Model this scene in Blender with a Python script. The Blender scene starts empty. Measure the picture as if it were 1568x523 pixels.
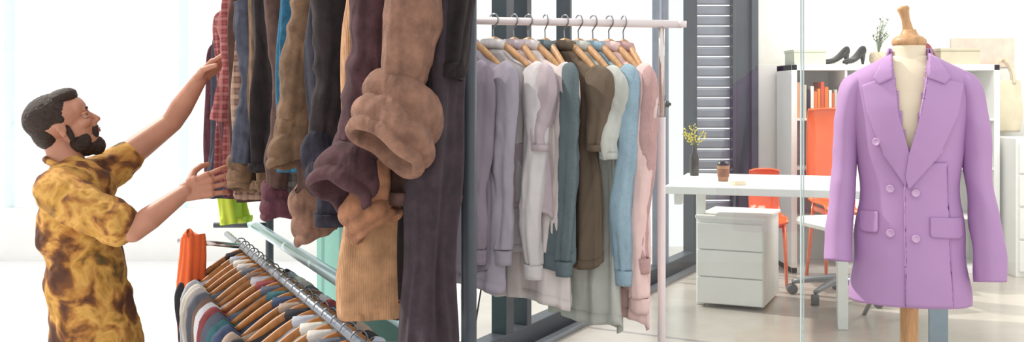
import bpy, bmesh, math, random
from mathutils import Vector, Matrix, noise, Euler
random.seed(7)
S = bpy.context.scene
COL = S.collection
try:
    S.view_settings.view_transform = 'Standard'
except Exception:
    pass

# ------------------------------------------------------------------ helpers
def lin(c):
    return tuple(((x/12.92) if x <= 0.04045 else ((x+0.055)/1.055)**2.4) for x in c)

def mat(name, c, rough=0.6, metal=0.0, var=0.0, vscale=8.0, bump=0.0, bscale=60.0, trans=0.0, alpha=1.0, sheen=0.0, stretch=None, coat=0.0, wrinkle=0.0, wscale=11, ribs=0):
    m = bpy.data.materials.new(name); m.use_nodes = True
    nt = m.node_tree; b = nt.nodes['Principled BSDF']
    col = lin(c) + (1,)
    b.inputs['Base Color'].default_value = col
    b.inputs['Roughness'].default_value = rough
    b.inputs['Metallic'].default_value = metal
    if trans: b.inputs['Transmission Weight'].default_value = trans
    if sheen: b.inputs['Sheen Weight'].default_value = sheen
    if coat: b.inputs['Coat Weight'].default_value = coat
    b.inputs['Alpha'].default_value = alpha
    tc = nt.nodes.new('ShaderNodeTexCoord')
    src = tc.outputs['Object']
    if stretch:
        mp = nt.nodes.new('ShaderNodeMapping'); mp.inputs['Scale'].default_value = stretch
        nt.links.new(src, mp.inputs['Vector']); src = mp.outputs['Vector']
    if var > 0:
        n = nt.nodes.new('ShaderNodeTexNoise'); n.inputs['Scale'].default_value = vscale; n.inputs['Detail'].default_value = 8
        n.inputs['Roughness'].default_value = .62
        nt.links.new(src, n.inputs['Vector'])
        r = nt.nodes.new('ShaderNodeValToRGB')
        d = tuple(max(0, x*(1-var)) for x in lin(c)) + (1,); l = tuple(min(1, x*(1+var)) for x in lin(c)) + (1,)
        r.color_ramp.elements[0].color = d; r.color_ramp.elements[0].position = .35
        r.color_ramp.elements[1].color = l; r.color_ramp.elements[1].position = .65
        nt.links.new(n.outputs['Fac'], r.inputs['Fac']); nt.links.new(r.outputs['Color'], b.inputs['Base Color'])
    last = None
    def addbump(h, st, dist):
        nonlocal last
        bp = nt.nodes.new('ShaderNodeBump'); bp.inputs['Strength'].default_value = st; bp.inputs['Distance'].default_value = dist
        nt.links.new(h, bp.inputs['Height'])
        if last: nt.links.new(last, bp.inputs['Normal'])
        last = bp.outputs['Normal']
    if bump > 0:
        n2 = nt.nodes.new('ShaderNodeTexNoise'); n2.inputs['Scale'].default_value = bscale; n2.inputs['Detail'].default_value = 4
        nt.links.new(src, n2.inputs['Vector']); addbump(n2.outputs['Fac'], bump, .01)
    if wrinkle > 0:
        mp = nt.nodes.new('ShaderNodeMapping'); mp.inputs['Scale'].default_value = (1, 1, .30); mp.inputs['Rotation'].default_value = (.25, .15, 0)
        nt.links.new(tc.outputs['Object'], mp.inputs['Vector'])
        n3 = nt.nodes.new('ShaderNodeTexNoise'); n3.inputs['Scale'].default_value = wscale; n3.inputs['Detail'].default_value = 2; n3.inputs['Distortion'].default_value = .6
        nt.links.new(mp.outputs['Vector'], n3.inputs['Vector'])
        addbump(n3.outputs['Fac'], wrinkle, .05)
    if ribs:
        w = nt.nodes.new('ShaderNodeTexWave'); w.bands_direction = 'X'; w.inputs['Scale'].default_value = ribs; w.inputs['Distortion'].default_value = .6
        nt.links.new(tc.outputs['Object'], w.inputs['Vector']); addbump(w.outputs['Fac'], .35, .003)
    if last: nt.links.new(last, b.inputs['Normal'])
    return m

def plaid(name, c1, c2, c3, sc=18):
    m = mat(name, c1, .9); nt = m.node_tree; b = nt.nodes['Principled BSDF']
    tc = nt.nodes.new('ShaderNodeTexCoord'); prev = None
    base = nt.nodes.new('ShaderNodeRGB'); base.outputs[0].default_value = lin(c1)+(1,); prev = base.outputs[0]
    for ax, col, s in (('X', c2, sc), ('Z', c2, sc), ('Z', c3, sc*.5), ('X', c3, sc*.5)):
        w = nt.nodes.new('ShaderNodeTexWave'); w.bands_direction = ax; w.inputs['Scale'].default_value = s; w.inputs['Distortion'].default_value = 1.2; w.inputs['Detail Scale'].default_value = .6
        nt.links.new(tc.outputs['Object'], w.inputs['Vector'])
        r = nt.nodes.new('ShaderNodeValToRGB'); r.color_ramp.elements[0].position = .5; r.color_ramp.elements[1].position = .8
        nt.links.new(w.outputs['Fac'], r.inputs['Fac'])
        mx = nt.nodes.new('ShaderNodeMixRGB'); mlt = nt.nodes.new('ShaderNodeMath'); mlt.operation = 'MULTIPLY'; mlt.inputs[1].default_value = .4
        nt.links.new(r.outputs['Color'], mlt.inputs[0]); nt.links.new(mlt.outputs[0], mx.inputs['Fac'])
        nt.links.new(prev, mx.inputs['Color1']); mx.inputs['Color2'].default_value = lin(col)+(1,)
        prev = mx.outputs['Color']
    nt.links.new(prev, b.inputs['Base Color'])
    return m

def glassmat(name, tint=(.95, .98, .97), refl=.08):
    m = bpy.data.materials.new(name); m.use_nodes = True; nt = m.node_tree; nt.nodes.clear()
    o = nt.nodes.new('ShaderNodeOutputMaterial'); t = nt.nodes.new('ShaderNodeBsdfTransparent'); g = nt.nodes.new('ShaderNodeBsdfGlossy')
    t.inputs['Color'].default_value = tint+(1,); g.inputs['Roughness'].default_value = .02
    mx = nt.nodes.new('ShaderNodeMixShader'); mx.inputs[0].default_value = refl
    nt.links.new(t.outputs[0], mx.inputs[1]); nt.links.new(g.outputs[0], mx.inputs[2]); nt.links.new(mx.outputs[0], o.inputs['Surface'])
    return m

def empty(name, loc=(0, 0, 0), rot=0):
    e = bpy.data.objects.new(name, None); e.empty_display_size = .1
    e.location = loc; e.rotation_euler = (0, 0, rot); COL.objects.link(e); return e

def mk(name, verts, faces, m, parent=None, smooth=True, solid=0, bevel=0, sub=0):
    me = bpy.data.meshes.new(name); me.from_pydata([tuple(v) for v in verts], [], faces); me.update()
    bm = bmesh.new(); bm.from_mesh(me); bmesh.ops.recalc_face_normals(bm, faces=bm.faces); bm.to_mesh(me); bm.free()
    if smooth:
        for p in me.polygons: p.use_smooth = True
    o = bpy.data.objects.new(name, me); COL.objects.link(o)
    for mm in (m if isinstance(m, (list, tuple)) else [m]): me.materials.append(mm)
    if parent: o.parent = parent
    if solid:
        s = o.modifiers.new('s', 'SOLIDIFY'); s.thickness = solid; s.offset = 0
    if bevel:
        s = o.modifiers.new('b', 'BEVEL'); s.width = bevel; s.segments = 2; s.limit_method = 'ANGLE'
    if sub:
        s = o.modifiers.new('u', 'SUBSURF'); s.levels = sub; s.render_levels = sub
    return o

def boxes(name, lst, m, parent=None, bevel=.004, loc=None, rot=0):
    V = []; F = []
    for b in lst:
        cx, cy, cz, sx, sy, sz = b[:6]; rz = b[6] if len(b) > 6 else 0
        i = len(V)
        for dx, dy, dz in ((-1,-1,-1),(1,-1,-1),(1,1,-1),(-1,1,-1),(-1,-1,1),(1,-1,1),(1,1,1),(-1,1,1)):
            x, y = dx*sx/2, dy*sy/2
            V.append((cx+x*math.cos(rz)-y*math.sin(rz), cy+x*math.sin(rz)+y*math.cos(rz), cz+dz*sz/2))
        for f in ((0,3,2,1),(4,5,6,7),(0,1,5,4),(1,2,6,5),(2,3,7,6),(3,0,4,7)): F.append([i+k for k in f])
    o = mk(name, V, F, m, parent, smooth=False, bevel=bevel)
    if loc: o.location = loc
    if rot: o.rotation_euler = (0, 0, rot)
    return o

def cr(p0, p1, p2, p3, t):
    return 0.5*((2*p1)+(-p0+p2)*t+(2*p0-5*p1+4*p2-p3)*t*t+(-p0+3*p1-3*p2+p3)*t**3)

def resample(vals, n):
    out = []; k = len(vals)
    for i in range(n):
        s = i/(n-1)*(k-1); j = min(int(s), k-2); t = s-j
        g = lambda a: vals[max(0, min(k-1, a))]
        out.append(cr(g(j-1), g(j), g(j+1), g(j+2), t))
    return out

def ringmesh(name, rings, m, parent=None, cap=False, **kw):
    V = [v for r in rings for v in r]; s = len(rings[0]); F = []
    for i in range(len(rings)-1):
        for j in range(s):
            F.append([i*s+j, i*s+(j+1) % s, (i+1)*s+(j+1) % s, (i+1)*s+j])
    if cap:
        F.append(list(range(s))); F.append(list(range((len(rings)-1)*s, len(rings)*s)))
    return mk(name, V, F, m, parent, **kw)

def ridge(v): return 1-2*abs(v)
def tube(name, pts, rad, m, parent=None, seg=28, n=22, fold=0., k=7, seed=0, wr=0., wf=(14, 14, 5), thick=.003, cap=False, xref=(1, 0, 0), foldtop=0.2, sub=0, wr2=0., w2f=(26, 26, 38), diag=20):
    pts = resample([Vector(p) for p in pts], n)
    rad = resample([Vector((r if isinstance(r, (tuple, list)) else (r, r))).to_3d() for r in rad], n)
    xr = Vector(xref); rings = []
    for i, p in enumerate(pts):
        t = (pts[min(i+1, n-1)]-pts[max(i-1, 0)]).normalized()
        x = (xr-t*xr.dot(t)).normalized(); y = t.cross(x).normalized()
        s = i/(n-1); ring = []
        fa = fold*(foldtop+(1-foldtop)*s)
        for j in range(seg):
            a = 2*math.pi*j/seg
            q = 1+fa*(math.sin(k*a+seed+1.5*s)+.5*math.sin((2*k+1)*a+seed*2.3-2*s))
            v = p+x*math.cos(a)*rad[i].x*(1+(q-1)*.25)+y*math.sin(a)*rad[i].y*q
            o = x*math.cos(a)+y*math.sin(a); d = 0
            if wr:
                d += wr*(.3+.7*s)*noise.noise(Vector((v.x*wf[0]+seed*3.1, v.y*wf[1], v.z*wf[2]+seed)))
            if wr2:
                w = noise.noise(Vector((v.x*w2f[0]+seed*3.1, v.y*w2f[1], v.z*w2f[2]+v.x*diag+seed)))
                d += wr2*(ridge(w)-.6)
            ring.append(v+o*d)
        rings.append(ring)
    return ringmesh(name, rings, m, parent, cap=cap, solid=(0 if cap else thick), sub=sub)

def lathe(name, prof, m, parent=None, loc=(0, 0, 0), seg=32, tilt=None, cap=True):
    R = Matrix.Identity(3) if tilt is None else Euler(tilt).to_matrix()
    rings = [[R@Vector((r*math.cos(2*math.pi*j/seg), r*math.sin(2*math.pi*j/seg), z))+Vector(loc) for j in range(seg)] for r, z in prof]
    return ringmesh(name, rings, m, parent, cap=cap)

def rod(name, a, b, r, m, parent=None, seg=14, r2=None):
    a = Vector(a); b = Vector(b)
    d = (b-a).normalized(); xr = (1, 0, 0) if abs(d.x) < .8 else (0, 1, 0)
    return tube(name, [a, b], [r, r2 or r], m, parent, seg=seg, n=2, cap=True, xref=xr)

def wire(name, pts, r, m, parent=None, n=20, xref=(0, 1, 0), seg=8):
    return tube(name, pts, [r]*len(pts), m, parent, seg=seg, n=n, cap=True, xref=xref)

def cuff(name, c, axis, r, h, m, parent=None, seed=0, crump=.16, ry=None):
    c = Vector(c); ax = Vector(axis).normalized(); x = Vector((1, 0, 0)); x = (x-ax*x.dot(ax)).normalized(); y = ax.cross(x)
    ry = ry or r
    prof = [(-.60, .55), (-.56, .85), (-.42, 1.0), (-.25, 1.02), (-.13, .96), (-.08, .88), (-.04, .98), (.08, 1.08), (.2, 1.09), (.27, 1.02), (.30, .96), (.36, 1.07), (.45, 1.04), (.5, .92), (.46, .80), (.25, .73), (0, .68), (-.3, .6)]
    rings = []
    for t, q in prof:
        ring = []
        for j in range(72):
            a = 2*math.pi*j/72
            w = noise.noise(Vector((math.cos(a)*1.1+seed*5, math.sin(a)*1.1, t*1.2+seed)))
            w2 = ridge(noise.noise(Vector((math.cos(a)*2.2+seed, math.sin(a)*2.2, t*3+math.cos(a)*1.5))))-.6
            f = q*(1+crump*(w*1.5+.3*w2))
            dz = .12*h*math.sin(a+seed)+.12*h*w
            ring.append(c+ax*(t*h+dz)+x*math.cos(a)*r*f+y*math.sin(a)*ry*f)
        rings.append(ring)
    return ringmesh(name, rings, m, parent, solid=.002, sub=1)

# ------------------------------------------------------------------ materials
M = {}
M['white'] = mat('white_paint', (.93, .93, .92), .5, var=.03, vscale=3)
M['wall'] = mat('plaster', (.93, .925, .91), .85, var=.03, vscale=2, bump=.05, bscale=120)
M['concrete'] = mat('polished_concrete', (.72, .69, .66), .22, var=.10, vscale=2.2, bump=.02, bscale=30)
M['lfloor'] = mat('pale_floor', (.97, .97, .97), .5, var=.02, vscale=2)
M['dark'] = mat('anthracite_aluminium', (.29, .31, .34), .45, .3, var=.1)
M['shutter'] = mat('shutter_grey', (.55, .57, .62), .5, .3, var=.08)
M['chrome'] = mat('chrome', (.85, .82, .80), .18, 1.0, var=.04)
M['rackw'] = mat('rack_enamel', (.93, .89, .89), .35, var=.03)
M['wood'] = mat('beech_wood', (.80, .62, .44), .45, var=.2, vscale=10, stretch=(6, 6, 1))
M['woodd'] = mat('orange_wood', (.66, .43, .22), .45, var=.25, vscale=10, stretch=(4, 4, 1))
M['cream'] = mat('mannequin_linen', (.95, .90, .79), .75, var=.04, bump=.08, bscale=300)
M['lilac'] = mat('lilac_suiting', (.73, .575, .765), .7, var=.03, vscale=5, bump=.05, bscale=500, wrinkle=.10, wscale=5)
M['lilacb'] = mat('lilac_button', (.82, .68, .84), .2, var=.05, coat=.5)
M['glass'] = glassmat('clear_glass'); M['glass2'] = glassmat('facade_glass', (.96, .99, .98), .06)
M['gedge'] = mat('glass_edge', (.80, .86, .86), .2, var=.05)
M['orange'] = mat('orange_plastic', (.90, .38, .13), .15, var=.08, coat=.5)
M['teal'] = mat('teal_paint', (.50, .72, .67), .7, var=.06)
M['black'] = mat('black_leather', (.05, .05, .055), .3, var=.1)
M['grey'] = mat('grey_metal', (.55, .57, .60), .4, .5, var=.06)
M['bluegrey'] = mat('bluegrey_metal', (.55, .62, .68), .4, .2, var=.05)

# ------------------------------------------------------------------ room
boxes('floor', [(3.0, 4.6, -.05, 6.4, 7.4, .1)], M['concrete'], bevel=0)
boxes('floor_thrift_store', [(-4.75, 5, -.52, 9.1, 14, .1)], M['lfloor'], bevel=0)
boxes('wall_back', [(4.0, 7.55, 1.4, 4.45, .2, 2.8)], M['wall'], bevel=0)
boxes('wall_right', [(6.1, 5.2, 1.4, .2, 4.9, 2.8)], M['wall'], bevel=0)
boxes('baseboard_back', [(4.0, 7.44, .05, 4.4, .02, .1)], M['white'])
mk('ceiling', [(-.1, 4.7, 2.8), (6.2, 4.7, 2.8), (6.2, 7.7, 2.8), (1.45, 7.7, 2.8),
               (-.1, 4.7, 2.9), (6.2, 4.7, 2.9), (6.2, 7.7, 2.9), (1.45, 7.7, 2.9)],
   [(0,1,2,3),(4,7,6,5),(0,4,5,1),(1,5,6,2),(2,6,7,3),(3,7,4,0)], M['white'], smooth=False)
def fx(y): return .07+.516*(y-5.04)
ang = math.atan2(1, .516)
ff = empty('window_facade')
fy0, fy1 = 4.3, 7.45
Lf = (fy1-fy0)*math.hypot(1, .516)
mid = (fy0+fy1)/2
boxes('sill_frame', [(fx(mid), mid, .05, Lf, .09, .10, ang)], M['dark'], ff)
boxes('sill_track', [(fx(mid)+.09, mid-.04, .012, Lf, .05, .024, ang)], M['grey'], ff)
boxes('head_frame', [(fx(mid), mid, 2.75, Lf, .09, .1, ang)], M['dark'], ff)
boxes('mullions', [(fx(y), y, 1.4, w, .08, 2.7, ang) for y, w in ((4.82, .08), (5.0, .05), (5.44, .03), (7.4, .08))], M['dark'], ff)
boxes('door_stile', [(fx(6.75), 6.75, 1.4, .035, .05, 2.7, ang), (fx(6.9), 6.9, 1.4, .02, .05, 2.7, ang)], M['shutter'], ff)
mk('pane', [(fx(fy0), fy0, .1), (fx(fy1), fy1, .1), (fx(fy1), fy1, 2.7), (fx(fy0), fy0, 2.7)], [(0, 1, 2, 3)], M['glass2'], ff, smooth=False)
rod('door_handle', (fx(6.7)+.08, 6.65, 1.14), (fx(6.7)+.08, 6.65, 1.18), .015, M['black'], ff)
rod('door_lever', (fx(6.7)+.10, 6.63, 1.16), (fx(6.7)-.02, 6.60, 1.16), .010, M['black'], ff)
boxes('lock_plate', [(fx(6.75)+.04, 6.73, 1.12, .04, .02, .2, ang)], M['black'], ff)
sh = empty('window_shutter')
boxes('slats', [(1.44, 7.50, .04+.075*i, .34, .03, .066) for i in range(37)], M['shutter'], sh, bevel=.012)
boxes('guide', [(1.285, 7.48, 1.4, .03, .06, 2.8)], M['dark'], sh)
boxes('trim_column', [(1.665, 7.48, 1.4, .13, .12, 2.8), (1.75, 7.46, 1.4, .05, .18, 2.8), (1.61, 7.45, 1.4, .03, .1, 2.8)], M['dark'])
gp = empty('window_partition')
for a, b in ((.62, 1.188), (1.194, 2.9)):
    mk('pane', [(a, 4.2, 0.02), (b, 4.2, 0.02), (b, 4.2, 2.75), (a, 4.2, 2.75)], [(0, 1, 2, 3)], M['glass'], gp, smooth=False)
boxes('joint', [(1.1855, 4.2, 1.4, .005, .012, 2.75), (1.1955, 4.2, 1.4, .003, .012, 2.75)], M['gedge'], gp, bevel=0)
boxes('floor_channel', [(1.76, 4.2, .01, 2.3, .03, .02)], M['grey'], gp)
boxes('trim_step', [(-.2, 5, -.235, .02, 8, .47)], M['wall'], bevel=0)
tw = empty('wall_storefront')
boxes('masonry', [(-5, 10.6, -.2, 9.0, .2, .55), (-5, 10.6, 3.2, 9.0, .2, .3)], M['white'], tw)
boxes('mullions', [(x, 10.6, 1.4, .07, .1, 3.5) for x in (-8.5, -6.6, -5.2, -3.4, -1.7, -.6)], mat('pale_frame', (.87, .95, .95), .5, var=.04), tw)
boxes('rails', [(-5, 10.6, .9, 9, .06, .06)], mat('pale_frame2', (.90, .96, .95), .5, var=.04), tw)
boxes('wall_divider', [(0, 0, 0, .06, 1.35, 2.1)], M['teal'], loc=(-.57, 3.95, .57), rot=math.radians(23.8))

# ------------------------------------------------------------------ garments on hangers
HS = mat('hanger_steel', (.6, .6, .62), .25, 1, var=.05)
def hanger(parent, w, top, neck, m=None, seed=0):
    m = m or M['wood']
    wire('hanger_hook', [(0.0, 0, neck+.0), (0, 0, neck+.03), (.0, 0, top-.035), (.022, 0, top-.015), (.014, 0, top+.008), (-.008, 0, top+.008), (-.02, 0, top-.008)], .0022, HS, parent, xref=(0, 1, 0))
    tube('hanger_arm', [(-w, 0, neck-.085), (-w*.55, 0, neck-.035), (-.02, 0, neck), (.02, 0, neck), (w*.55, 0, neck-.035), (w, 0, neck-.085)],
         [(.008, .009), (.009, .012), (.009, .014), (.009, .014), (.009, .012), (.008, .009)], m, parent, seg=12, n=22, cap=True, xref=(0, 1, 0))

def shirt(name, loc, rot, w, L, m, th=.030, sl=.5, seed=0, hang=True, short=False, collar=True, neck=-.09, hm=None, seg=120, n=50, flare=1.08, fold=.30, swing=.02, sr=.036, rib=False, front=True):
    e = empty(name, loc, rot)
    hw = w/2
    if hang: hanger(e, hw*.86, 0, neck+.01, hm)
    z0 = neck-.012
    prof = [(z0, .045, .02), (z0-.012, .07, .024), (z0-.035, hw*.52, .020), (z0-.06, hw*.86, .018), (z0-.085, hw*.98, .018), (z0-.14, hw*.98, th*.75), (z0-.3, hw*.95, th), (z0-L*.6, hw*.98*flare, th*1.15), (z0-L*.85, hw*flare, th*1.25), (z0-L, hw*1.01*flare, th*1.3)]
    rings = []
    vals = resample([Vector(p) for p in prof], n)
    def pt(a, p, s, off=0):
        f = 1+fold*(s**.7)*(math.sin(5*a+seed+.5*s)+.6*math.sin(9*a+seed*2.1+s)+.5*ridge(math.sin(7.5*a+seed*3)))
        x = math.copysign(abs(math.cos(a))**.85, math.cos(a))*p.y
        y = math.sin(a)*(p.z*f+off)
        wv = noise.noise(Vector((x*9+seed*7, y*5, p.x*1.6)))*.030*s + noise.noise(Vector((x*20+seed, p.x*3.5, seed)))*.010*s
        zz = p.x+(.012*math.sin(3*a+seed)+.015*math.cos(a*2+seed))*max(0, (s-.8)*5)
        return Vector((x+.012*s*math.sin(seed*3+zz*3), y+wv+swing*s*math.sin(seed), zz))
    for i, p in enumerate(vals):
        rings.append([pt(2*math.pi*j/seg, p, i/(n-1)) for j in range(seg)])
    ringmesh('body', rings, m, e, solid=.0025)
    rings = [[pt(2*math.pi*j/seg, vals[i], i/(n-1), .002) for j in range(seg)] for i in range(n-(4 if rib else 3), n)]
    ringmesh('hem_band', rings, m, e, solid=.005)
    if front:   # button placket down the front
        rr = []
        for i in range(4, n):
            rr.append([pt(a, vals[i], i/(n-1), .004) for a in (-math.pi/2-.10, -math.pi/2-.05, -math.pi/2+.05, -math.pi/2+.10)])
        Vp = [v for r in rr for v in r]; Fp = [[i*4+j, i*4+j+1, (i+1)*4+j+1, (i+1)*4+j] for i in range(len(rr)-1) for j in range(3)]
        mk('placket', Vp, Fp, m, e, solid=.003)
    if collar:
        rings = []
        for t, r in ((0, 1.05), (.012, 1.15), (.03, 1.0), (.022, .8), (0, .85)):
            rings.append([Vector((math.cos(2*math.pi*j/28)*.052*r, math.sin(2*math.pi*j/28)*.026*r, z0-.004+t-.006*math.sin(2*math.pi*j/28))) for j in range(28)])
        ringmesh('collar', rings, m, e, solid=.002)
    for sd in (-1, 1):
        q = seed+sd
        sll = sl*(.42 if short else 1)
        pts = [(sd*hw*.84, 0, z0-.066), (sd*hw*1.00, -.004, z0-.115), (sd*(hw*1.03), -.01+.008*math.sin(q*3), z0-.12-sll*.35), (sd*(hw*1.00+.008*math.sin(q)), -.02+.010*math.cos(q), z0-.12-sll*.7), (sd*(hw*1.03), -.022, z0-.12-sll)]
        tube('sleeve', pts, [(.030, .018), (.052 if not short else .062, .026), (sr*1.2, .026), (sr, .024), (sr*.8, .022)], m, e, seg=44, n=46, fold=.20, k=3, seed=q, wr=.014, wf=(18, 18, 7), thick=.0025, wr2=.004, w2f=(22, 22, 16), diag=18)
        if not short:
            tube('cuff', [pts[-1], (pts[-1][0], pts[-1][1], pts[-1][2]-.045)], [(sr*.83, .024), (sr*.78, .022)], m, e, seg=24, n=4, thick=.004, seed=q)
        else:
            tube('sleeve_hem', [Vector(pts[-1])+Vector((0, 0, .02)), pts[-1]], [(sr*.86, .024), (sr*.83, .023)], m, e, seg=24, n=3, thick=.004, seed=q)
    return e

def fab(name, c, **k):
    d = dict(rough=.95, var=.08, vscale=9, bump=.2, bscale=260, wrinkle=.3); d.update(k)
    return mat(name, c, **d)

rk = empty('garment_rack')
def ry(x): return 3.26-.12*(x)
rod('top_rail', (-.30, ry(-.30), 1.452), (.53, ry(.53), 1.43), .0125, M['rackw'], rk)
rod('post_upper', (.468, ry(.468), 1.14), (.468, ry(.468), 1.44), .0095, M['chrome'], rk)
rod('post_lower', (.468, ry(.468), .03), (.468, ry(.468), 1.14), .0125, M['rackw'], rk)
rod('post_far', (-.29, ry(-.29), .03), (-.29, ry(-.29), 1.45), .0125, M['rackw'], rk)
rod('foot_right', (.44, 2.95, .03), (.44, 3.45, .03), .0125, M['rackw'], rk)
rod('foot_left', (-.15, 3.0, .03), (-.15, 3.55, .03), .0125, M['rackw'], rk)
rod('base_bar', (-.15, 3.25, .03), (.44, 3.2, .03), .012, M['rackw'], rk)
lathe('rail_cap', [(.0, 0), (.015, 0), (.015, .02), (0, .02)], M['rackw'], rk, loc=(.53, ry(.53), 1.42))
G = [  # name, x, rot(deg), width, length, colour, sleeve, short, seed
 ('hanging_blouse', -.22, 48, .38, .70, (.55, .51, .56), .50, False, 1.2),
 ('hanging_blouse', -.145, 46, .37, .74, (.66, .63, .68), .50, False, 11.2),
 ('hanging_shirt', -.06, 44, .38, .64, (.85, .83, .83), .54, False, 2.3),
 ('hanging_shirt', .005, 56, .34, .50, (.76, .70, .72), .46, True, 3.4),
 ('hanging_shirt', .05, 50, .36, .78, (.88, .84, .83), .52, False, 4.1),
 ('hanging_sweater', .105, 66, .34, .66, (.42, .48, .50), .52, False, 5.7),
 ('hanging_tshirt', .165, 56, .36, .66, (.44, .38, .32), .45, True, 6.2),
 ('hanging_tshirt', .21, 58, .36, .84, (.77, .78, .75), .50, True, 7.9),
 ('hanging_sweater', .255, 58, .36, .65, (.63, .74, .80), .54, False, 8.5),
 ('hanging_shirt', .305, 58, .35, .82, (.92, .80, .78), .62, False, 9.3),
 ('hanging_cardigan', .350, 70, .32, .72, (.80, .65, .64), .50, False, 10.4),
]
for i, (nm, x, r, w, L, c, sl, short, sd) in enumerate(G):
    sw = 'sweater' in nm or 'cardigan' in nm
    shirt(nm, (x, ry(x), 1.452-.022*(x+.3)/.83+.012), math.radians(-r), w, L, fab(f'{nm}_{i}_fabric', c, bump=.5 if sw else .12, ribs=110 if sw else 0, wrinkle=.2 if sw else .4), sl=sl, short=short, seed=sd, collar=True, fold=.16 if sw else .32, rib=sw, front=not ('sweater' in nm or 'tshirt' in nm))

# ------------------------------------------------------------------ thrift store racks
def rx(d): return -.223-.44*(d-2.2)
ra = math.radians(23.8)
ur = empty('clothes_rack')
rod('upper_rail', (rx(1.95), 1.95, 1.60), (rx(4.6), 4.6, 1.60), .016, M['chrome'], ur)
rod('lower_rail', (rx(2.2)-.05, 2.2, .63), (rx(4.3)-.05, 4.3, .63), .012, M['grey'], ur)
rod('front_rail', (rx(2.0)+.13, 2.0, .635), (rx(4.6)+.11, 4.6, .635), .022, mat('pale_cyan_steel', (.82, .95, .96), .25, .2, var=.05), ur)
for d in (2.35, 4.6):
    rod('post', (rx(d)+.19, d, -.47), (rx(d)+.19, d, 1.6), .018, M['dark'], ur)
    rod('bracket_low', (rx(d)-.06, d, .63), (rx(d)+.2, d, .63), .012, M['dark'], ur)
    rod('bracket_top', (rx(d)-.02, d, 1.6), (rx(d)+.2, d, 1.6), .012, M['dark'], ur)

def drape(name, d, hw, ztop, zbot, m, off=0., th=.05, seed=0, k=5, fold=.3, taper=1.0, parent=None, sway=0., loc=None):
    e = parent or empty(name, loc or (rx(d), d, 0), ra)
    P = [(off, 0, ztop+.04), (off, 0, ztop), (off+.01*math.sin(seed)+sway*.5, .005, (ztop*.6+zbot*.4)), (off+.015*math.cos(seed)+sway, 0, zbot)]
    tube('body', P, [(.04, .02), (hw, th*.8), (hw*1.05, th), (hw*taper, th)], m, e, seg=96, n=80, fold=fold*.85, k=k, seed=seed, wr=.030, wf=(16, 8, 3), thick=.004, foldtop=.5, wr2=.006, w2f=(12, 12, 3), diag=4)
    Pl = Vector(P[-1]); tube('hem_band', [Pl+Vector((0, 0, .028)), Pl+Vector((0, 0, .002))], [(hw*taper+.003, th+.003)]*2, m, e, seg=96, n=3, fold=fold*.85, k=k, seed=seed+1.5, thick=.006, foldtop=1)
    return e
K = dict(wrinkle=.45, wscale=14)
brown = fab('brown_cotton', (.50, .365, .30), var=.3, vscale=26, **K)
maroon = fab('maroon_cotton', (.29, .185, .20), var=.35, vscale=26, **K)
char = fab('charcoal_cotton', (.21, .165, .19), var=.3, vscale=26, **K)
tan = fab('tan_corduroy', (.69, .52, .38), var=.2, vscale=26, ribs=95, **K)
olive = fab('olive_brown_cotton', (.44, .335, .25), var=.3, vscale=26, **K)
navy = fab('navy_denim', (.15, .14, .19), var=.35, vscale=30, **K)
denim = fab('blue_denim', (.15, .37, .48), var=.3, vscale=30, **K)
rust = fab('rust_brown_cotton', (.58, .40, .29), var=.3, vscale=26, **K)
pl1 = plaid('grey_plaid', (.30, .27, .27), (.12, .12, .14), (.50, .46, .42))
pl2 = plaid('brown_plaid', (.50, .37, .31), (.25, .16, .14), (.75, .62, .54))
pl3 = plaid('red_plaid', (.60, .28, .28), (.28, .15, .2), (.74, .50, .47), 22)
slate = fab('slate_twill', (.26, .27, .32), var=.3, vscale=30, **K)
plum = fab('plum_cotton', (.36, .20, .24), var=.3, vscale=30, **K)
aub = fab('dark_brown_cotton', (.31, .215, .185), var=.3, vscale=26, **K)
vdk = fab('black_brown_cotton', (.15, .115, .12), var=.3, vscale=26, **K)

def loc2(e, x, y, z):
    v = Vector((x, y, z))-Vector(e.location); c, s = math.cos(-e.rotation_euler.z), math.sin(-e.rotation_euler.z)
    return Vector((v.x*c-v.y*s, v.x*s+v.y*c, v.z))
def sleeve(e, a, b, r, m, seed, cr_=None, ch=.12, cm=None, bend=.02, tilt=(0, -.35, -1), crump=.2):
    A = loc2(e, *a); B = loc2(e, *b); m2 = (A+B)/2+Vector((bend, -.02, 0))
    tube('sleeve', [A, m2, B], [r*1.15, r, r*.9], m, e, seg=64, n=64, fold=.09, k=4, seed=seed, wr=.016, wf=(12, 12, 10), thick=.004, wr2=.007, w2f=(9, 9, 14), diag=10)
    if cr_:
        cuff('rolled_cuff', B+Vector((0, 0, -ch*.35)), tilt, cr_, ch, cm or m, e, seed, crump)

e = drape('hanging_jacket', 2.06, .048, 1.56, .60, char, off=.025, th=.05, seed=1, k=3, fold=.3, sway=-.045, taper=1.15)
e = drape('hanging_jacket', 2.03, .045, 1.56, 1.24, vdk, off=.06, th=.04, seed=21, k=3, fold=.3, sway=-.03, taper=.6)
e = drape('hanging_jacket', 2.14, .085, 1.56, .98, aub, off=.01, th=.05, seed=2, k=5)
sleeve(e, (-.195, 2.03, 1.50), (-.222, 1.99, 1.20), .050, brown, 1.3, .082, .14, brown, .008, (-.55, -.25, -1), .15)
e = drape('hanging_jacket', 2.26, .085, 1.56, .99, vdk, off=.0, th=.05, seed=3)
sleeve(e, (-.300, 2.16, 1.50), (-.325, 2.10, 1.11), .040, maroon, 2.7, .064, .15, maroon, .01, (-.6, -.2, -1), .16)
e = drape('hanging_trousers', 2.22, .060, 1.5, .735, tan, off=-.065, th=.045, seed=4, k=3, fold=.2)
sleeve(e, (-.305, 2.13, 1.12), (-.295, 2.12, .99), .045, rust, 3.3, .058, .08, rust, .0, (.5, -.25, -1), .16)
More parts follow.
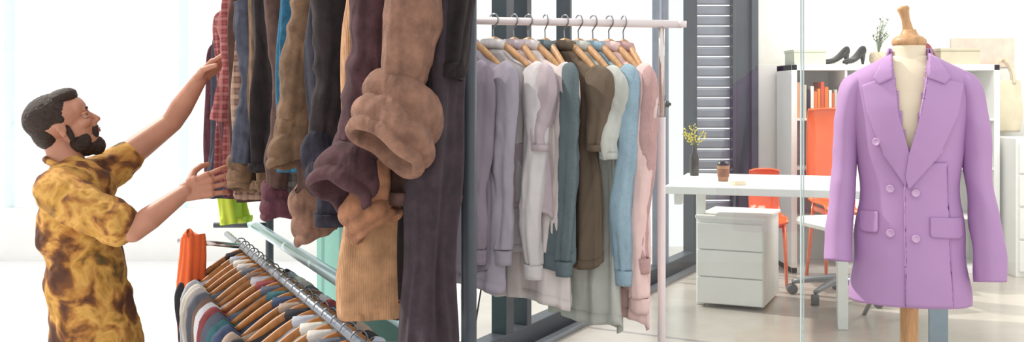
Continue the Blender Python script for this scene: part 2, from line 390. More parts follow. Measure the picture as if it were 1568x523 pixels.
e = drape('hanging_trousers', 2.34, .06, 1.5, .70, vdk, off=.045, th=.045, seed=14, k=3, fold=.2)
e = drape('hanging_trousers', 2.46, .085, 1.56, .90, navy, off=-.055, th=.05, seed=5, k=3, fold=.15)
sleeve(e, (-.43, 2.42, 1.50), (-.435, 2.38, 1.10), .040, vdk, 3.9, .045, .12, navy, .01, (.2, -.3, -1), .15)
e = drape('hanging_trousers', 2.62, .09, 1.56, .95, aub, off=-.03, th=.05, seed=6)
sleeve(e, (-.495, 2.58, 1.50), (-.545, 2.55, 1.15), .042, olive, 4.4, .050, .14, olive, -.015, (-.2, -.2, -1), .15)
sleeve(e, (-.50, 2.58, 1.1), (-.50, 2.56, .96), .045, aub, 5.2, .052, .13, brown, .0, (.15, -.2, -1), .15)
e = drape('hanging_shirt', 2.74, .10, 1.56, 1.02, vdk, off=-.0, th=.045, seed=27)
e = drape('hanging_shirt', 2.83, .12, 1.56, 1.00, denim, off=-.02, th=.045, seed=7)
e = drape('hanging_jacket', 2.95, .12, 1.56, .92, pl1, off=-.02, th=.045, seed=8)
sleeve(e, (-.66, 2.9, 1.5), (-.66, 2.86, .95), .036, aub, 6.1, .040, .1, plum)
e = drape('hanging_shirt', 3.08, .13, 1.56, .98, vdk, off=-.02, th=.045, seed=9)
e = drape('hanging_shirt', 3.18, .13, 1.56, .92, olive, off=-.03, th=.045, seed=19)
e = drape('hanging_shirt', 3.30, .13, 1.56, .88, pl2, off=-.03, th=.045, seed=10)
sleeve(e, (-.83, 3.2, 1.5), (-.84, 3.18, 1.0), .036, slate, 7.1, .04, .1, olive)
e = drape('hanging_shirt', 3.44, .13, 1.56, .86, aub, off=-.02, th=.045, seed=11)
e = drape('hanging_shirt', 3.60, .13, 1.54, .90, pl3, off=-.03, th=.045, seed=12)
sleeve(e, (-.98, 3.55, 1.48), (-1.0, 3.52, 1.12), .036, pl3, 8.1)
e = drape('hanging_shirt', 3.78, .13, 1.54, .84, plum, off=-.02, th=.045, seed=13)
e = drape('hanging_shirt', 3.96, .13, 1.50, .88, pl3, off=-.02, th=.045, seed=14)
e = drape('hanging_shirt', 4.14, .12, 1.44, .80, slate, off=-.01, th=.045, seed=15)
e = drape('hanging_shirt', 4.34, .11, 1.40, .78, plum, off=.0, th=.045, seed=16)
rod('end_bar', (rx(3.95)-.05, 3.95, .63), (-1.28, 3.92, .655), .010, M['chrome'], ur)
e = drape('hanging_dress', 3.9, .045, .63, -.25, fab('orange_viscose', (.96, .45, .25)), off=0, th=.045, seed=18, k=4, loc=(-1.22, 3.92, 0))
e = drape('shoulder_bag', 4.45, .06, .82, .66, fab('lime_canvas', (.78, .86, .30)), off=.0, th=.04, seed=19, k=4)

lowc = [(.88,.88,.90),(.70,.72,.76),(.35,.37,.42),(.80,.78,.76),(.25,.30,.40),(.50,.40,.35),(.20,.20,.22),(.55,.27,.28),(.85,.84,.80),(.25,.42,.44),(.40,.42,.46),(.66,.58,.52)]
lowm = [fab(f'lower_fabric_{i}', c) for i, c in enumerate(lowc)]
row = empty('hanging_clothes_row')
for i in range(19):
    d = 2.4+i*.088
    e = shirt('garment', (rx(d)-.05, d, .645), ra+random.uniform(-.12, .12), .37, .55, lowm[(i*5) % 12], sl=.4, seed=i*1.7, hm=M['woodd'], neck=-.06, seg=48, n=22, front=False, th=.045)
    e.parent = row

# ------------------------------------------------------------------ mannequin with blazer
MX, MY = 1.280, 3.3
man = empty('tailor_mannequin', (MX, MY, 0), math.radians(-18))
SEC = [(1.342,.062,.060),(1.328,.085,.066),(1.305,.125,.078),(1.285,.163,.088),(1.265,.186,.095),(1.235,.191,.104),(1.17,.182,.118),(1.05,.164,.120),(.92,.149,.108),(.80,.161,.118),(.65,.173,.128),(.55,.181,.134)]
def ab(z):
    for i in range(len(SEC)-1):
        if SEC[i+1][0] <= z <= SEC[i][0]:
            t = (SEC[i][0]-z)/(SEC[i][0]-SEC[i+1][0]); p = lambda k: cr(*[SEC[max(0, min(len(SEC)-1, i+o))][k] for o in (-1, 0, 1, 2)], t)
            return p(1), p(2)
    return (SEC[0][1:] if z > SEC[0][0] else SEC[-1][1:])
NE = 2.15
def wrk(x, z, back=False):
    return .0035*math.sin(z*30+x*18)*max(0, min(1, (1.1-z)*3))*abs(x)*6 + .004*noise.noise(Vector((x*10, z*5, 3)))
def fy(x, z, off=0.):
    a, b = ab(z); q = min(.995, abs(x)/a)
    return -(b*(1-q**NE)**(1/NE))-off
seg = 144
def sgrid(zs):
    rings = []
    for z in zs:
        a, b = ab(z); ring = []
        for j in range(seg):
            t = 2*math.pi*j/seg
            c, s = math.cos(t), math.sin(t)
            ring.append(Vector((math.copysign(abs(c)**(2/NE), c)*a, math.copysign(abs(s)**(2/NE), s)*b, z)))
        rings.append(ring)
    return rings
bz = empty('purple_blazer', (MX, MY, 0), math.radians(-18))
N = 120; zs = [1.342-(1.342-.55)*(i/(N-1))**1.15 for i in range(N)]
rings = sgrid(zs)
V = [v for r in rings for v in r]; F = []
def inV(x, z): return z > 1.02 and abs(x+.004) < (.050*(z-1.02)/.31)
for i in range(N-1):
    for j in range(seg):
        f = [i*seg+j, i*seg+(j+1) % seg, (i+1)*seg+(j+1) % seg, (i+1)*seg+j]
        if all(V[k].y < 0 for k in f) and any(inV(V[k].x, V[k].z) for k in f): continue
        F.append(f)
V2 = []
for v in V:
    w = wrk(v.x, v.z); n = Vector((v.x, v.y, 0)).normalized()
    V2.append(v+n*w)
mk('body', V2, F, M['lilac'], bz, solid=.004)
def patch(name, poly, off, m, parent, thick=.004, offf=None, res=.010):
    bm = bmesh.new(); vs = [bm.verts.new((x, 0, z)) for x, z in poly]; bm.faces.new(vs)
    bmesh.ops.triangulate(bm, faces=bm.faces[:])
    for _ in range(5):
        es = [e for e in bm.edges if e.calc_length() > res]
        if not es: break
        bmesh.ops.subdivide_edges(bm, edges=es, cuts=1, use_grid_fill=True)
        bmesh.ops.triangulate(bm, faces=[f for f in bm.faces if len(f.verts) > 3])
    for v in bm.verts:
        x, z = v.co.x, v.co.z; v.co.y = fy(x, z, off+wrk(x, z)+(offf(x, z) if offf else 0))
    me = bpy.data.meshes.new(name); bmesh.ops.recalc_face_normals(bm, faces=bm.faces[:]); bm.to_mesh(me); bm.free()
    for p in me.polygons: p.use_smooth = True
    me.materials.append(m); o = bpy.data.objects.new(name, me); COL.objects.link(o); o.parent = parent
    s = o.modifiers.new('s', 'SOLIDIFY'); s.thickness = thick; s.offset = 0
    return o
patch('front_panel', [(.0, 1.0), (-.02, .93), (-.018, .75), (-.016, .552), (.12, .552), (.11, .8), (.105, 1.0)], .006, M['lilac'], bz, .006)
patch('lapel_left', [(-.058, 1.335), (-.088, 1.262), (-.144, 1.240), (-.128, 1.15), (-.080, 1.02), (-.018, .925), (-.004, .955), (-.004, 1.02), (-.036, 1.14), (-.053, 1.25), (-.056, 1.335)], .012, M['lilac'], bz, .007)
patch('lapel_right', [(.058, 1.335), (.088, 1.262), (.152, 1.244), (.136, 1.15), (.078, 1.02), (-.008, .915), (-.018, .955), (-.010, 1.02), (.023, 1.14), (.045, 1.25), (.054, 1.335)], .018, M['lilac'], bz, .007)
patch('collar_left', [(-.054, 1.340), (-.080, 1.325), (-.112, 1.262), (-.094, 1.243), (-.055, 1.262)], .019, M['lilac'], bz, .006)
patch('collar_right', [(.054, 1.340), (.080, 1.325), (.114, 1.262), (.096, 1.243), (.048, 1.262)], .025, M['lilac'], bz, .006)
rings = []
for t, r in ((-.01, 1.14), (.008, 1.10), (.022, 1.04), (.02, .97), (-.005, .94)):
    rings.append([Vector((math.cos(a)*.062*r, math.sin(a)*.06*r, 1.337+t)) for a in [math.pi*(-.12+1.24*j/30) for j in range(31)]])
Vv = [v for r in rings for v in r]; Ff = [[i*31+j, i*31+j+1, (i+1)*31+j+1, (i+1)*31+j] for i in range(4) for j in range(30)]
mk('collar_back', Vv, Ff, M['lilac'], bz, solid=.004)
patch('pocket_flap', [(.054, .832), (.148, .828), (.150, .772), (.143, .764), (.060, .770), (.054, .776)], .012, M['lilac'], bz, .006)
patch('pocket_flap', [(-.150, .840), (-.098, .842), (-.098, .782), (-.104, .776), (-.145, .776), (-.150, .782)], .010, M['lilac'], bz, .006)
def button(x, z, off=.014):
    y = fy(x, z, off); a, b = ab(z)
    nrm = Vector((x/a/a, y/b/b, 0)).normalized(); yaw = math.atan2(nrm.x, -nrm.y)
    o = lathe('button', [(0, -.002), (.010, -.002), (.0125, .001), (.012, .004), (.009, .0035), (.007, .002), (0, .002)], M['lilacb'], bz, seg=24)
    o.rotation_euler = (math.radians(90), 0, yaw); o.location = (x, y, z)
for x, z in ((-.103, 1.062), (.078, 1.040), (-.062, .916), (.012, .905), (-.062, .779), (.012, .765)): button(x, z)
def bsleeve(sd, pts, rad, seed):
    tube('sleeve', pts, rad, M['lilac'], bz, seg=56, n=80, fold=.02, k=3, seed=seed, wr=.010, wf=(9, 9, 9), thick=.004, wr2=.0035, w2f=(10, 10, 7), diag=8)
bsleeve(-1, [(-.138, .0, 1.264), (-.172, .0, 1.230), (-.188, -.002, 1.14), (-.196, -.005, 1.00), (-.210, -.03, .85), (-.220, -.06, .675)], [(.03, .055), (.038, .068), (.040, .068), (.038, .060), (.038, .054), (.042, .054)], 1)
bsleeve(1, [(.138, .0, 1.264), (.174, .0, 1.230), (.193, .002, 1.13), (.204, .0, .98), (.222, -.02, .82), (.232, -.05, .630)], [(.03, .055), (.041, .070), (.043, .070), (.042, .064), (.044, .058), (.050, .060)], 2)
rings = []
for z in [1.335-i*.01 for i in range(76)]:
    a, b = ab(z)
    rings.append([Vector((math.cos(t)*min(a-.014, .160), math.sin(t)*(b-.013), z)) for t in [2*math.pi*j/64 for j in range(64)]])
ringmesh('torso', rings, M['cream'], man, cap=True)
lathe('neck', [(.060, 1.300), (.056, 1.32), (.052, 1.335), (.050, 1.36), (.050, 1.372)], M['cream'], man)
lathe('neck_cap', [(0, 1.368), (.050, 1.368), (.054, 1.376), (.052, 1.388), (.040, 1.398), (.030, 1.402), (.024, 1.412), (.022, 1.42), (0, 1.42)], M['wood'], man)
lathe('finial', [(0, 0), (.019, 0), (.016, .02), (.013, .05), (.016, .075), (.020, .085), (.016, .094), (0, .096)], M['wood'], man, loc=(0, 0, 1.403), tilt=(0, math.radians(-12), 0))
lathe('post', [(.028, .06), (.028, .56), (.028, .6)], M['wood'], man)
lathe('base', [(0, 0.0), (.17, 0), (.17, .02), (.06, .05), (.03, .08), (0, .08)], M['wood'], man)

# ------------------------------------------------------------------ office furniture
dr = math.atan2(-.287, .958)
dk = empty('desk', (.78, 5.25, 0), dr)
boxes('top', [(.70, .48, .73, 1.40, .96, .04)], M['white'], dk, .005)
boxes('legs', [(.10, .80, .355, .05, .05, .71), (.06, .10, .68, .04, .06, .06)], M['white'], dk)
boxes('panel_leg', [(.88, .62, .355, .05, .60, .71)], M['white'], dk)
boxes('front_leg', [(1.31, .06, .355, .085, .06, .71)], M['bluegrey'], dk)
rod('trestle_a', (1.0, .2, .71), (1.25, .75, .0), .012, M['grey'], dk); rod('trestle_b', (1.25, .2, .71), (1.0, .75, .0), .012, M['grey'], dk)
rod('trestle_c', (.96, .5, .30), (1.3, .5, .30), .010, M['grey'], dk)
cb = empty('drawer_cabinet', (1.07, 5.92, 0), math.radians(-24))
boxes('carcass', [(.19, .25, .265, .38, .50, .49)], M['white'], cb, .004)
boxes('top_panel', [(.19, .25, .517, .40, .52, .018)], M['white'], cb, .003)
boxes('drawer_fronts', [(.19, -.008, .10+.155*i, .372, .016, .148) for i in range(3)], M['white'], cb, .003)
vs = empty('bottle_vase', (1.06, 5.95, .75))
lathe('bottle', [(0, 0), (.024, 0), (.026, .01), (.026, .10), (.020, .125), (.012, .14), (.011, .168), (.014, .172), (0, .165)], mat('brown_glass', (.16, .10, .08), .12, var=.2), vs)
yel = mat('yellow_blossom', (.88, .80, .25), .7, var=.2); grn = mat('leaf_green', (.42, .50, .36), .7, var=.3)
V = []; F = []
for k in range(11):
    a = random.uniform(0, 6.28); sp = random.uniform(.02, .075); h = random.uniform(.08, .14)
    wire('stem', [(0, 0, .15), (sp*.3*math.cos(a), sp*.3*math.sin(a), .15+h*.5), (sp*math.cos(a), sp*math.sin(a), .165+h)], .0012, grn, vs, n=6, xref=(1, 0, 0), seg=5)
    for q in range(9):
        t = .35+.65*q/8; c = Vector((sp*t*math.cos(a), sp*t*math.sin(a), .155+h*t))+Vector([random.uniform(-.006, .006) for _ in range(3)])
        i = len(V); r = .0055
        for d in ((1,0,0),(-1,0,0),(0,1,0),(0,-1,0),(0,0,1),(0,0,-1)): V.append(c+Vector(d)*r)
        for f in ((0,2,4),(2,1,4),(1,3,4),(3,0,4),(2,0,5),(1,2,5),(3,1,5),(0,3,5)): F.append([i+x for x in f])
mk('blossoms', V, F, yel, vs)
cu = empty('coffee_cup', (1.145, 5.55, .75))
lathe('cup', [(0, 0), (.026, 0), (.034, .085), (.034, .09), (0, .088)], mat('kraft_paper', (.68, .50, .36), .8, var=.08), cu)
lathe('lid', [(0, .086), (.037, .086), (.037, .095), (.033, .098), (.031, .108), (0, .106)], M['black'], cu)
lathe('sleeve_band', [(.0295, .025), (.0335, .065), (.0345, .065), (.0305, .025)], mat('kraft_dark', (.55, .38, .26), .9, var=.1), cu, cap=False)
boxes('soap_box', [(1.17, 5.30, .759, .07, .045, .018, .3), (1.172, 5.301, .770, .06, .035, .004, .3)], mat('cream_card', (.92, .86, .76), .7, var=.05))
oc = empty('office_chair', (1.98, 6.14, 0), -1.35)
for k in range(5):
    a = k*2*math.pi/5+.2; c, s = math.cos(a), math.sin(a)
    tube('base_arm', [(0, 0, .12), (.15*c, .15*s, .105), (.30*c, .30*s, .075)], [(.030, .022), (.022, .018), (.014, .012)], M['grey'], oc, seg=12, n=8, cap=True, xref=(0, 0, 1))
    o = lathe('caster', [(0, -.022), (.03, -.022), (.032, -.01), (.032, .01), (.03, .022), (0, .022)], mat(f'caster_{k}', (.32, .33, .35), .5, var=.1), oc, seg=20)
    o.rotation_euler = (math.pi/2, 0, a+.6); o.location = (.30*c, .30*s, .032)
lathe('gas_column', [(0, .1), (.03, .1), (.03, .25), (.018, .25), (.018, .42), (0, .42)], M['grey'], oc)
boxes('seat', [(0, 0, .45, .44, .40, .06)], M['white'], oc, .03)
boxes('backrest', [(0.0, .22, .70, .40, .04, .38)], M['white'], oc, .018)
boxes('back_support', [(0.0, .22, .50, .05, .02, .2)], M['grey'], oc)
def ochair(name, loc, rot, w, hb, hs):
    e = empty(name, loc, rot)
    prof = [(-.02, hb), (.0, hb-.02), (.02, hb*.75+hs*.25), (.02, hs+.12), (-.02, hs+.03), (-.10, hs), (-.30, hs), (-.38, hs-.005), (-.41, hs-.03)]
    pr = resample([Vector((0, y, z)) for y, z in prof], 36); Vv = []; Ff = []
    for i, p in enumerate(pr):
        for j in range(17):
            u = j/8-1; Vv.append((u*w/2*(1-.06*abs(i/35-.5)), p.y+(-.035*u*u if i < 20 else 0), p.z+(.02*u*u if i >= 20 else (-.012*u**4 if i < 3 else 0))))
    Ff = [[i*17+j, i*17+j+1, (i+1)*17+j+1, (i+1)*17+j] for i in range(35) for j in range(16)]
    mk('shell', Vv, Ff, M['orange'], e, solid=.012)
    for sx in (-1, 1):
        for yy, y2 in ((-.34, -.38), (-.04, .04)):
            rod('leg', (sx*w*.40, yy, hs-.0), (sx*w*.46, y2, 0.0), .014, M['orange'], e, r2=.011)
    boxes('apron', [(0, -.2, hs-.035, w*.84, .30, .04)], M['orange'], e, .01)
    return e
ochair('orange_chair', (2.19, 6.90, 0), .0, .42, 1.13, .50)
ochair('orange_chair', (1.70, 6.92, 0), -.1, .20, .725, .42)
su = empty('shelving_unit', (1.915, 7.02, 0))
W4 = 1.43; cs = (W4-.08)/4
lst = [(W4/2, .19, .02, W4, .38, .04), (W4/2, .19, W4-.02, W4, .38, .04), (.02, .19, W4/2, .04, .38, W4), (W4-.02, .19, W4/2, .04, .38, W4)]
for k in range(1, 4):
    lst.append((.04+cs*k, .19, W4/2, .016, .37, W4-.06)); lst.append((W4/2, .19, .04+cs*k, W4-.06, .37, .016))
boxes('frame', lst, M['white'], su, .002)
boxes('back_panel', [(W4/2, .385, W4/2, W4, .006, W4)], M['wall'], su, 0)
bk = empty('books', (1.915, 7.06, 0))
bcol = [(.93,.92,.9),(.25,.25,.28),(.85,.35,.2),(.9,.5,.2),(.80,.78,.70),(.82,.32,.15),(.9,.45,.15),(.85,.4,.2),(.80,.62,.48),(.2,.2,.22),(.9,.9,.9),(.3,.6,.62),(.2,.45,.6),(.92,.92,.9)]
bm_ = [mat(f'book_cover_{i}', c, .6, var=.05) for i, c in enumerate(bcol)]
def shelfbooks(cell, rowi, cols, seed, h0=.24, x0=.05):
    random.seed(seed); x = x0+cell*cs; z = .048+rowi*cs
    for k, ci in enumerate(cols):
        t = random.uniform(.016, .030); h = h0*random.uniform(.72, 1.05)
        boxes('book', [(x+t/2, .1, z+h/2, t*.90, .19, h)], bm_[ci], bk, .002); x += t
shelfbooks(0, 3, (8, 1, 4, 9, 0, 6, 3, 5, 6, 0, 7, 4), 2, x0=.045); shelfbooks(1, 3, (12, 10, 11, 0, 12, 9, 0), 11); shelfbooks(2, 3, (0, 4, 2, 9, 0), 5); shelfbooks(3, 2, (1, 0, 4, 11), 3)
boxes('storage_box', [(.13+1.925, 7.18, 1.43+.045, .22, .24, .09), (.13+1.925, 7.18, 1.43+.095, .23, .25, .02)], mat('card_white', (.82, .83, .77), .7, var=.04), bevel=.003)
boxes('storage_box', [(3.10, 7.20, 1.43+.05, .27, .24, .10), (3.10, 7.20, 1.43+.105, .28, .25, .02)], mat('card_beige', (.76, .72, .63), .7, var=.05), bevel=.003)
def pump(parent, ox, oy, rz, m, s=1.0):
    secs = [(-.118, .085, .010, .030), (-.112, .062, .026, .072), (-.09, .060, .031, .070), (-.05, .045, .031, .048), (.0, .022, .032, .036), (.045, .008, .037, .036), (.085, .004, .036, .038), (.12, .004, .024, .028), (.140, .005, .008, .012)]
    rings = []
    for x, z, w, h in secs:
        rings.append([Vector((x, math.cos(t)*w, z+h/2+math.sin(t)*h/2)) for t in [2*math.pi*j/18 for j in range(18)]])
    R = Matrix.Rotation(rz, 3, 'Z')
    rings = [[R@(v*s)+Vector((ox, oy, 0)) for v in r] for r in rings]
    ringmesh('upper', rings, m, parent, cap=True, sub=1)
    a = R@(Vector((-.098, 0, .070))*s)+Vector((ox, oy, 0)); b = R@(Vector((-.104, 0, 0))*s)+Vector((ox, oy, 0))
    rod('heel', a, b, .020*s, m, parent, r2=.006)
hh = empty('high_heels', (2.31, 7.16, 1.43)); pump(hh, -.03, .04, math.radians(212), M['black'], 1.05); pump(hh, .07, -.05, math.radians(222), M['black'], 1.05)
hr = empty('red_shoe', (2.93, 7.15, 1.43)); pump(hr, 0, 0, math.radians(50), mat('red_suede', (.50, .14, .16), .7, var=.15), 1.15)
pp = empty('potted_plant', (2.57, 7.18, 1.43))
lathe('pot', [(0, 0), (.045, 0), (.062, .03), (.062, .07), (.050, .09), (.045, .09), (0, .075)], mat('wicker', (.80, .72, .62), .8, var=.15, vscale=40, bump=.4, bscale=80), pp)
random.seed(4); V = []; F = []
for k in range(12):
    a = random.uniform(0, 6.28); sp = random.uniform(.03, .10); h = random.uniform(.12, .25)
    wire('stem', [(0, 0, .07), (sp*.35*math.cos(a), sp*.35*math.sin(a), .08+h*.6), (sp*math.cos(a), sp*math.sin(a), .08+h)], .0018, grn, pp, n=6, xref=(1, 0, 0), seg=5)
    for q in range(10):
        t = .4+.6*q/9; c = Vector((sp*t*t*math.cos(a), sp*t*t*math.sin(a), .08+h*t)); d = Vector((random.uniform(-1, 1), random.uniform(-1, 1), random.uniform(-.2, 1))).normalized()*.03
        sdv = d.cross(Vector((0, 0, 1))).normalized()*.006; i = len(V)
        V += [c, c+d*.5+sdv, c+d, c+d*.5-sdv]; F.append([i, i+1, i+2, i+3])
mk('leaves', V, F, mat('sage_leaf', (.52, .58, .50), .7, var=.25), pp, smooth=False)
po = empty('poster', (3.42, 7.44, 1.53)); boxes('sheet', [(0, 0, 0, .46, .006, .21)], mat('blush_print', (.90, .78, .73), .8, var=.12, vscale=9), po, .001)
tb = empty('tote_bag', (3.51, 7.34, 0), -.05)
tube('bag', [(0, 0, 1.33), (0, 0, 1.25), (0, -.01, 1.1), (0, 0, .96)], [(.13, .02), (.135, .03), (.14, .045), (.125, .03)], fab('canvas', (.84, .79, .69)), tb, seg=36, n=16, fold=.05, wr=.015, cap=True)
for yy in (-.02, .02):
    tube('handle', [(-.08, yy, 1.30), (-.075, yy, 1.38), (-.03, yy, 1.46), (.03, yy, 1.46), (.075, yy, 1.38), (.08, yy, 1.30)], [(.003, .012)]*6, fab('canvas_strap', (.83, .78, .69)), tb, seg=8, n=18, xref=(0, 1, 0), cap=True)
rod('peg', (0, .10, 1.455), (0, -.04, 1.47), .008, M['wood'], tb)
sc = empty('filing_cabinet', (3.83, 6.85, 0)); boxes('carcass', [(0, .22, .465, .9, .40, .93)], M['white'], sc)
boxes('drawers', [(-.22+.44*j, .015, .14+.22*i, .42, .02, .205) for i in range(4) for j in range(2)], M['white'], sc, .004)

# ------------------------------------------------------------------ the shopper
pm = empty('man')
skinm = mat('skin', (.74, .52, .42), .5, var=.08, vscale=14, bump=.04, bscale=150)
try: skinm.node_tree.nodes['Principled BSDF'].inputs['Subsurface Weight'].default_value = .08
except Exception: pass
class Blob:
    def __init__(s): s.bm = bmesh.new(); s.M = Matrix.Identity(4)
    def ell(s, c, r, rot=None):
        if not isinstance(r, (tuple, list)): r = (r, r, r)
        R = Euler(rot).to_matrix().to_4x4() if rot else Matrix.Identity(4)
        bmesh.ops.create_icosphere(s.bm, subdivisions=3, radius=1, matrix=s.M@Matrix.Translation(c)@R@Matrix.Diagonal((*r, 1)))
    def cap(s, a, b, r1, r2):
        a = Vector(a); b = Vector(b)
        d = b-a; q = d.to_track_quat('Z', 'Y').to_matrix().to_4x4()
        bmesh.ops.create_cone(s.bm, cap_ends=True, segments=24, radius1=r1, radius2=r2, depth=d.length, matrix=s.M@Matrix.Translation((a+b)/2)@q)
        s.ell(a, r1); s.ell(b, r2)
    def chain(s, pts):
        for (a, ra_), (b, rb_) in zip(pts[:-1], pts[1:]): s.cap(a, b, ra_, rb_)
    def done(s, name, m, voxel=.005, smooth=4, parent=None, disp=0, dscale=.05):
        me = bpy.data.meshes.new(name); s.bm.to_mesh(me); s.bm.free(); me.materials.append(m)
        o = bpy.data.objects.new(name, me); COL.objects.link(o); o.parent = parent
        r = o.modifiers.new('r', 'REMESH'); r.mode = 'VOXEL'; r.voxel_size = voxel; r.use_smooth_shade = True
        k = o.modifiers.new('k', 'SMOOTH'); k.iterations = smooth; k.factor = .5
        if disp:
            t = bpy.data.textures.new(name+'_t', 'CLOUDS'); t.noise_scale = dscale
            d = o.modifiers.new('d', 'DISPLACE'); d.texture = t; d.strength = disp; d.mid_level = .5
        return o
def hand(B, w, f, s, n, curls, sc=1.0):
    w = Vector(w); f = Vector(f).normalized(); s = Vector(s); s = (s-f*s.dot(f)).normalized()
    nn = f.cross(s); nn = nn if nn.dot(Vector(n)) > 0 else -nn; n = nn
    L = [.95, 1.06, 1.0, .80]
    for i in range(4):
        o = .031-.0215*i
        k = w+f*(.086-.006*abs(i-1))*sc+s*o*sc
        B.cap(w+s*o*.5*sc, k, .016*sc, .0125*sc)
        a = curls[i]*.5; p = k
        sp = s*(.10*(1.5-i))
        for seg_, r1, r2 in ((.043, .0088, .0080), (.027, .0080, .0074), (.021, .0074, .0066)):
            d = (f*math.cos(a)+n*math.sin(a)+sp).normalized(); q = p+d*seg_*L[i]*sc
            B.cap(p, q, r1*sc, r2*sc); p = q; a += curls[i]
    p = w+f*.022*sc+s*.026*sc; B.ell(p+f*.015, .017*sc)
    for d, l, r1, r2 in (((f*.55+s*.75+n*.3), .042, .015, .011), ((f*.8+s*.4+n*.45), .032, .0105, .0095), ((f*.9+s*.05+n*.5), .026, .0095, .008)):
        q = p+d.normalized()*l*sc; B.cap(p, q, r1*sc, r2*sc); p = q

HM = Matrix.Translation((-1.528, 3.50, 1.104))@Matrix.Rotation(math.radians(22), 4, 'Z')@Matrix.Rotation(math.radians(-24), 4, 'Y')@Matrix.Scale(1.01, 4)
sk = Blob(); sk.M = HM
sk.ell((-.015, 0, .032), (.098, .074, .082)); sk.ell((.022, 0, -.020), (.066, .058, .080)); sk.ell((.030, 0, -.072), (.054, .048, .036)); sk.ell((.066, 0, -.096), (.024, .024, .021))
sk.ell((.052, 0, .040), (.038, .056, .046))
sk.ell((.079, 0, .026), (.012, .044, .010))
sk.cap((.084, 0, .012), (.103, 0, -.019), .007, .010); sk.ell((.096, .009, -.024), (.010, .007, .007)); sk.ell((.096, -.009, -.024), (.010, .007, .007))
sk.ell((.084, 0, -.036), (.012, .020, .014))
for sd in (-1, 1):
    sk.ell((.056, sd*.036, -.016), (.026, .021, .020))
    sk.ell((-.010, sd*.071, -.006), (.014, .006, .022), (0, .2, 0)); sk.ell((-.012, sd*.072, -.022), (.010, .005, .012)); sk.ell((-.016, sd*.075, .004), (.011, .004, .014))
sk.M = Matrix.Identity(4)
sk.cap((-1.550, 3.50, 1.06), (-1.495, 3.49, .93), .052, .060)
RW = Vector((-1.065, 3.34, .895))
sk.chain([((-1.45, 3.31, .885), .052), ((-1.34, 3.285, .83), .046), ((-1.215, 3.28, .775), .037)])
sk.chain([((-1.215, 3.28, .775), .037), ((-1.165, 3.295, .815), .039), (RW, .025)])
hand(sk, RW, (.85, .28, .28), (-.2, .2, .9), (.3, .9, -.2), (.30, .35, .42, .5))
LW = Vector((-1.090, 3.58, 1.268))
sk.chain([((-1.42, 3.62, .95), .052), ((-1.32, 3.64, 1.03), .046), ((-1.215, 3.66, 1.115), .037)])
sk.chain([((-1.215, 3.66, 1.115), .037), ((-1.175, 3.64, 1.168), .039), (LW, .025)])
hand(sk, LW, (.70, -.05, .62), (.0, -.9, .3), (.5, .1, -.8), (.45, .5, .5, .55))
sk.done('skin', skinm, .0030, 3, pm)
def hobj(name, items, m, voxel=.003, smooth=2, disp=0, ds=.01):
    b = Blob(); b.M = HM
    for it in items: b.ell(*it)
    return b.done(name, m, voxel, smooth, pm, disp, ds)
hobj('eyes', [((.0705, .031, .008), .0108), ((.0705, -.031, .008), .0108)], mat('eye_white', (.70, .64, .60), .25, var=.02), .0015, 1)
hobj('irises', [((.0795, .0325, .009), (.003, .0060, .0052)), ((.0795, -.0325, .009), (.003, .0060, .0052))], mat('iris', (.14, .09, .07), .2, var=.2), .0012, 0)
hobj('eyelids', [((.0725, sd*.033, .0155), (.0120, .0165, .0072)) for sd in (-1, 1)]+[((.0725, sd*.033, .0012), (.0108, .0155, .0056)) for sd in (-1, 1)], skinm, .0018, 1)
hobj('lips', [((.091, 0, -.050), (.008, .021, .004)), ((.089, 0, -.058), (.009, .019, .005))], mat('lips', (.62, .36, .33), .45, var=.08), .0018, 1)
hairm = mat('dark_hair', (.20, .135, .10), .65, var=.5, vscale=60, bump=.6, bscale=160, stretch=(1, 1, 3))
hobj('eyebrows', [((.085, sd*.030, .030), (.005, .019, .0038), (0, 0, -sd*.35)) for sd in (-1, 1)], hairm, .0018, 1)
hobj('hair', [((-.028, 0, .048), (.092, .078, .076)), ((-.062, 0, .002), (.048, .064, .058)), ((.022, 0, .092), (.060, .058, .030)), ((.050, 0, .084), (.030, .046, .022))]+[((-.010, sd*.063, .032), (.026, .013, .028)) for sd in (-1, 1)], hairm, .003, 3, .003, .008)
hobj('beard', [((.062, 0, -.100), (.032, .030, .034)), ((.038, 0, -.092), (.046, .042, .032))]+[((.024, sd*.042, -.068), (.036, .015, .034)) for sd in (-1, 1)]+[((.006, sd*.062, -.026), (.011, .008, .036)) for sd in (-1, 1)]+[((.088, sd*.013, -.042), (.009, .016, .005), (sd*-.3, 0, 0)) for sd in (-1, 1)]+[((.078, sd*.026, -.056), (.012, .007, .020)) for sd in (-1, 1)], hairm, .0025, 3, .003, .008)
shm = bpy.data.materials.new('patterned_ochre'); shm.use_nodes = True; nt = shm.node_tree; b = nt.nodes['Principled BSDF']; b.inputs['Roughness'].default_value = .9
tc = nt.nodes.new('ShaderNodeTexCoord'); nz = nt.nodes.new('ShaderNodeTexNoise'); nz.inputs['Scale'].default_value = 10; nz.inputs['Detail'].default_value = 5; nz.inputs['Distortion'].default_value = .5
r = nt.nodes.new('ShaderNodeValToRGB'); cr_ = r.color_ramp
cr_.elements[0].position = .34; cr_.elements[0].color = lin((.33, .20, .14))+(1,)
cr_.elements[1].position = .72; cr_.elements[1].color = lin((.38, .34, .20))+(1,)
for p, c in ((.41, (.48, .30, .16)), (.47, (.72, .50, .24)), (.54, (.84, .65, .34)), (.60, (.74, .54, .24)), (.66, (.50, .36, .19))):
    el = cr_.elements.new(p); el.color = lin(c)+(1,)
nt.links.new(tc.outputs['Object'], nz.inputs['Vector']); nt.links.new(nz.outputs['Fac'], r.inputs['Fac']); nt.links.new(r.outputs['Color'], b.inputs['Base Color'])
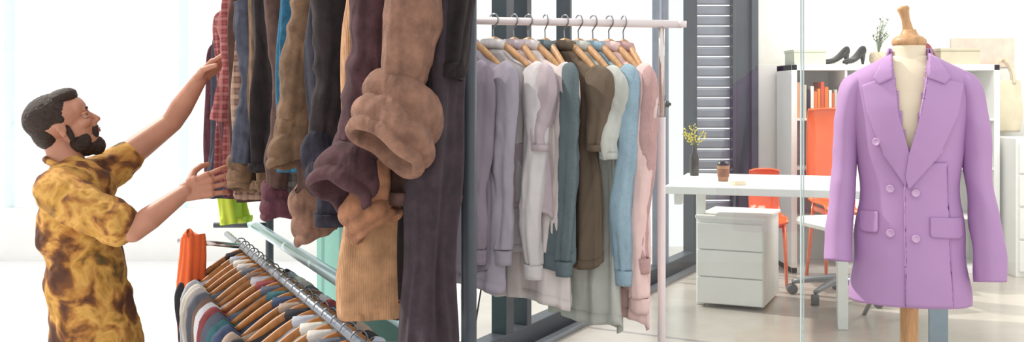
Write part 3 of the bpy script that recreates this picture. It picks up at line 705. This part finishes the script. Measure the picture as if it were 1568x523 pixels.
n3 = nt.nodes.new('ShaderNodeTexNoise'); n3.inputs['Scale'].default_value = 8; n3.inputs['Distortion'].default_value = .8
bp = nt.nodes.new('ShaderNodeBump'); bp.inputs['Strength'].default_value = .8; bp.inputs['Distance'].default_value = .03
nt.links.new(tc.outputs['Object'], n3.inputs['Vector']); nt.links.new(n3.outputs['Fac'], bp.inputs['Height']); nt.links.new(bp.outputs['Normal'], b.inputs['Normal'])
sh_ = Blob()
sh_.ell((-1.475, 3.47, .890), (.115, .180, .105)); sh_.ell((-1.465, 3.47, .76), (.130, .165, .17)); sh_.ell((-1.445, 3.47, .60), (.128, .155, .20)); sh_.ell((-1.420, 3.47, .46), (.135, .160, .20))
sh_.cap((-1.505, 3.49, .945), (-1.49, 3.47, .90), .066, .09)
sh_.chain([((-1.48, 3.34, .900), .075), ((-1.40, 3.30, .858), .074), ((-1.265, 3.285, .798), .074)])
sh_.chain([((-1.47, 3.58, .915), .072), ((-1.41, 3.62, .955), .066), ((-1.365, 3.63, .992), .062)])
sh_.cap((-1.41, 3.47, .40), (-1.41, 3.47, .30), .150, .155)
sh_.done('shirt', shm, .007, 5, pm, .030, .09)
cbm = Blob(); cbm.cap((-1.465, 3.43, .975), (-1.425, 3.40, .935), .012, .009); cbm.cap((-1.465, 3.55, .975), (-1.425, 3.57, .945), .012, .009)
for k in range(14):
    a = 2*math.pi*k/14; a2 = 2*math.pi*(k+1)/14
    f = lambda t: Vector((-1.515+.068*math.cos(t), 3.49+.070*math.sin(t), .975+.0-.02*math.cos(t)))
    cbm.cap(f(a), f(a2), .011, .011)
cbm.done('collar', shm, .004, 3, pm)
tr = Blob()
tr.ell((-1.41, 3.47, .34), (.13, .155, .12))
tr.chain([((-1.41, 3.39, .28), .095), ((-1.39, 3.37, -.02), .070), ((-1.41, 3.36, -.40), .052)])
tr.chain([((-1.41, 3.55, .28), .095), ((-1.36, 3.57, -.02), .070), ((-1.38, 3.58, -.40), .052)])
tr.done('trousers', navy, .008, 3, pm)
so = Blob()
for y in (3.36, 3.58):
    so.ell((-1.36, y, -.43), (.12, .045, .038)); so.ell((-1.43, y, -.42), (.05, .042, .05))
so.done('shoes', M['white'], .006, 2, pm)

# ------------------------------------------------------------------ lights
wd = bpy.data.worlds.new('World'); S.world = wd; wd.use_nodes = True
bg = wd.node_tree.nodes['Background']; bg.inputs['Color'].default_value = (1.0, .99, .98, 1); bg.inputs['Strength'].default_value = 1.13
sun = bpy.data.lights.new('sun', 'SUN'); sun.energy = 3.4; sun.angle = math.radians(1.5); sun.color = (1, .94, .86)
so_ = bpy.data.objects.new('sun', sun); COL.objects.link(so_)
d = Vector((.72, -.42, -.80)); so_.rotation_euler = d.to_track_quat('-Z', 'Y').to_euler()
for x, y in ((2.4, 5.9), (4.2, 5.9)):  # fill lamps added under the unseen ceiling to brighten the office
    al = bpy.data.lights.new('office_fill_lamp', 'AREA'); al.energy = 45; al.size = 1.2; al.color = (1, .97, .92)
    ao = bpy.data.objects.new('office_fill_lamp', al); COL.objects.link(ao); ao.location = (x, y, 2.78)

cam = bpy.data.cameras.new('camera'); cam.lens = 36; cam.sensor_width = 36; cam.shift_y = -.0711; cam.clip_start = .05
co = bpy.data.objects.new('camera', cam); COL.objects.link(co); co.location = (0, 0, 1.2); co.rotation_euler = (math.pi/2, 0, 0)
S.camera = co
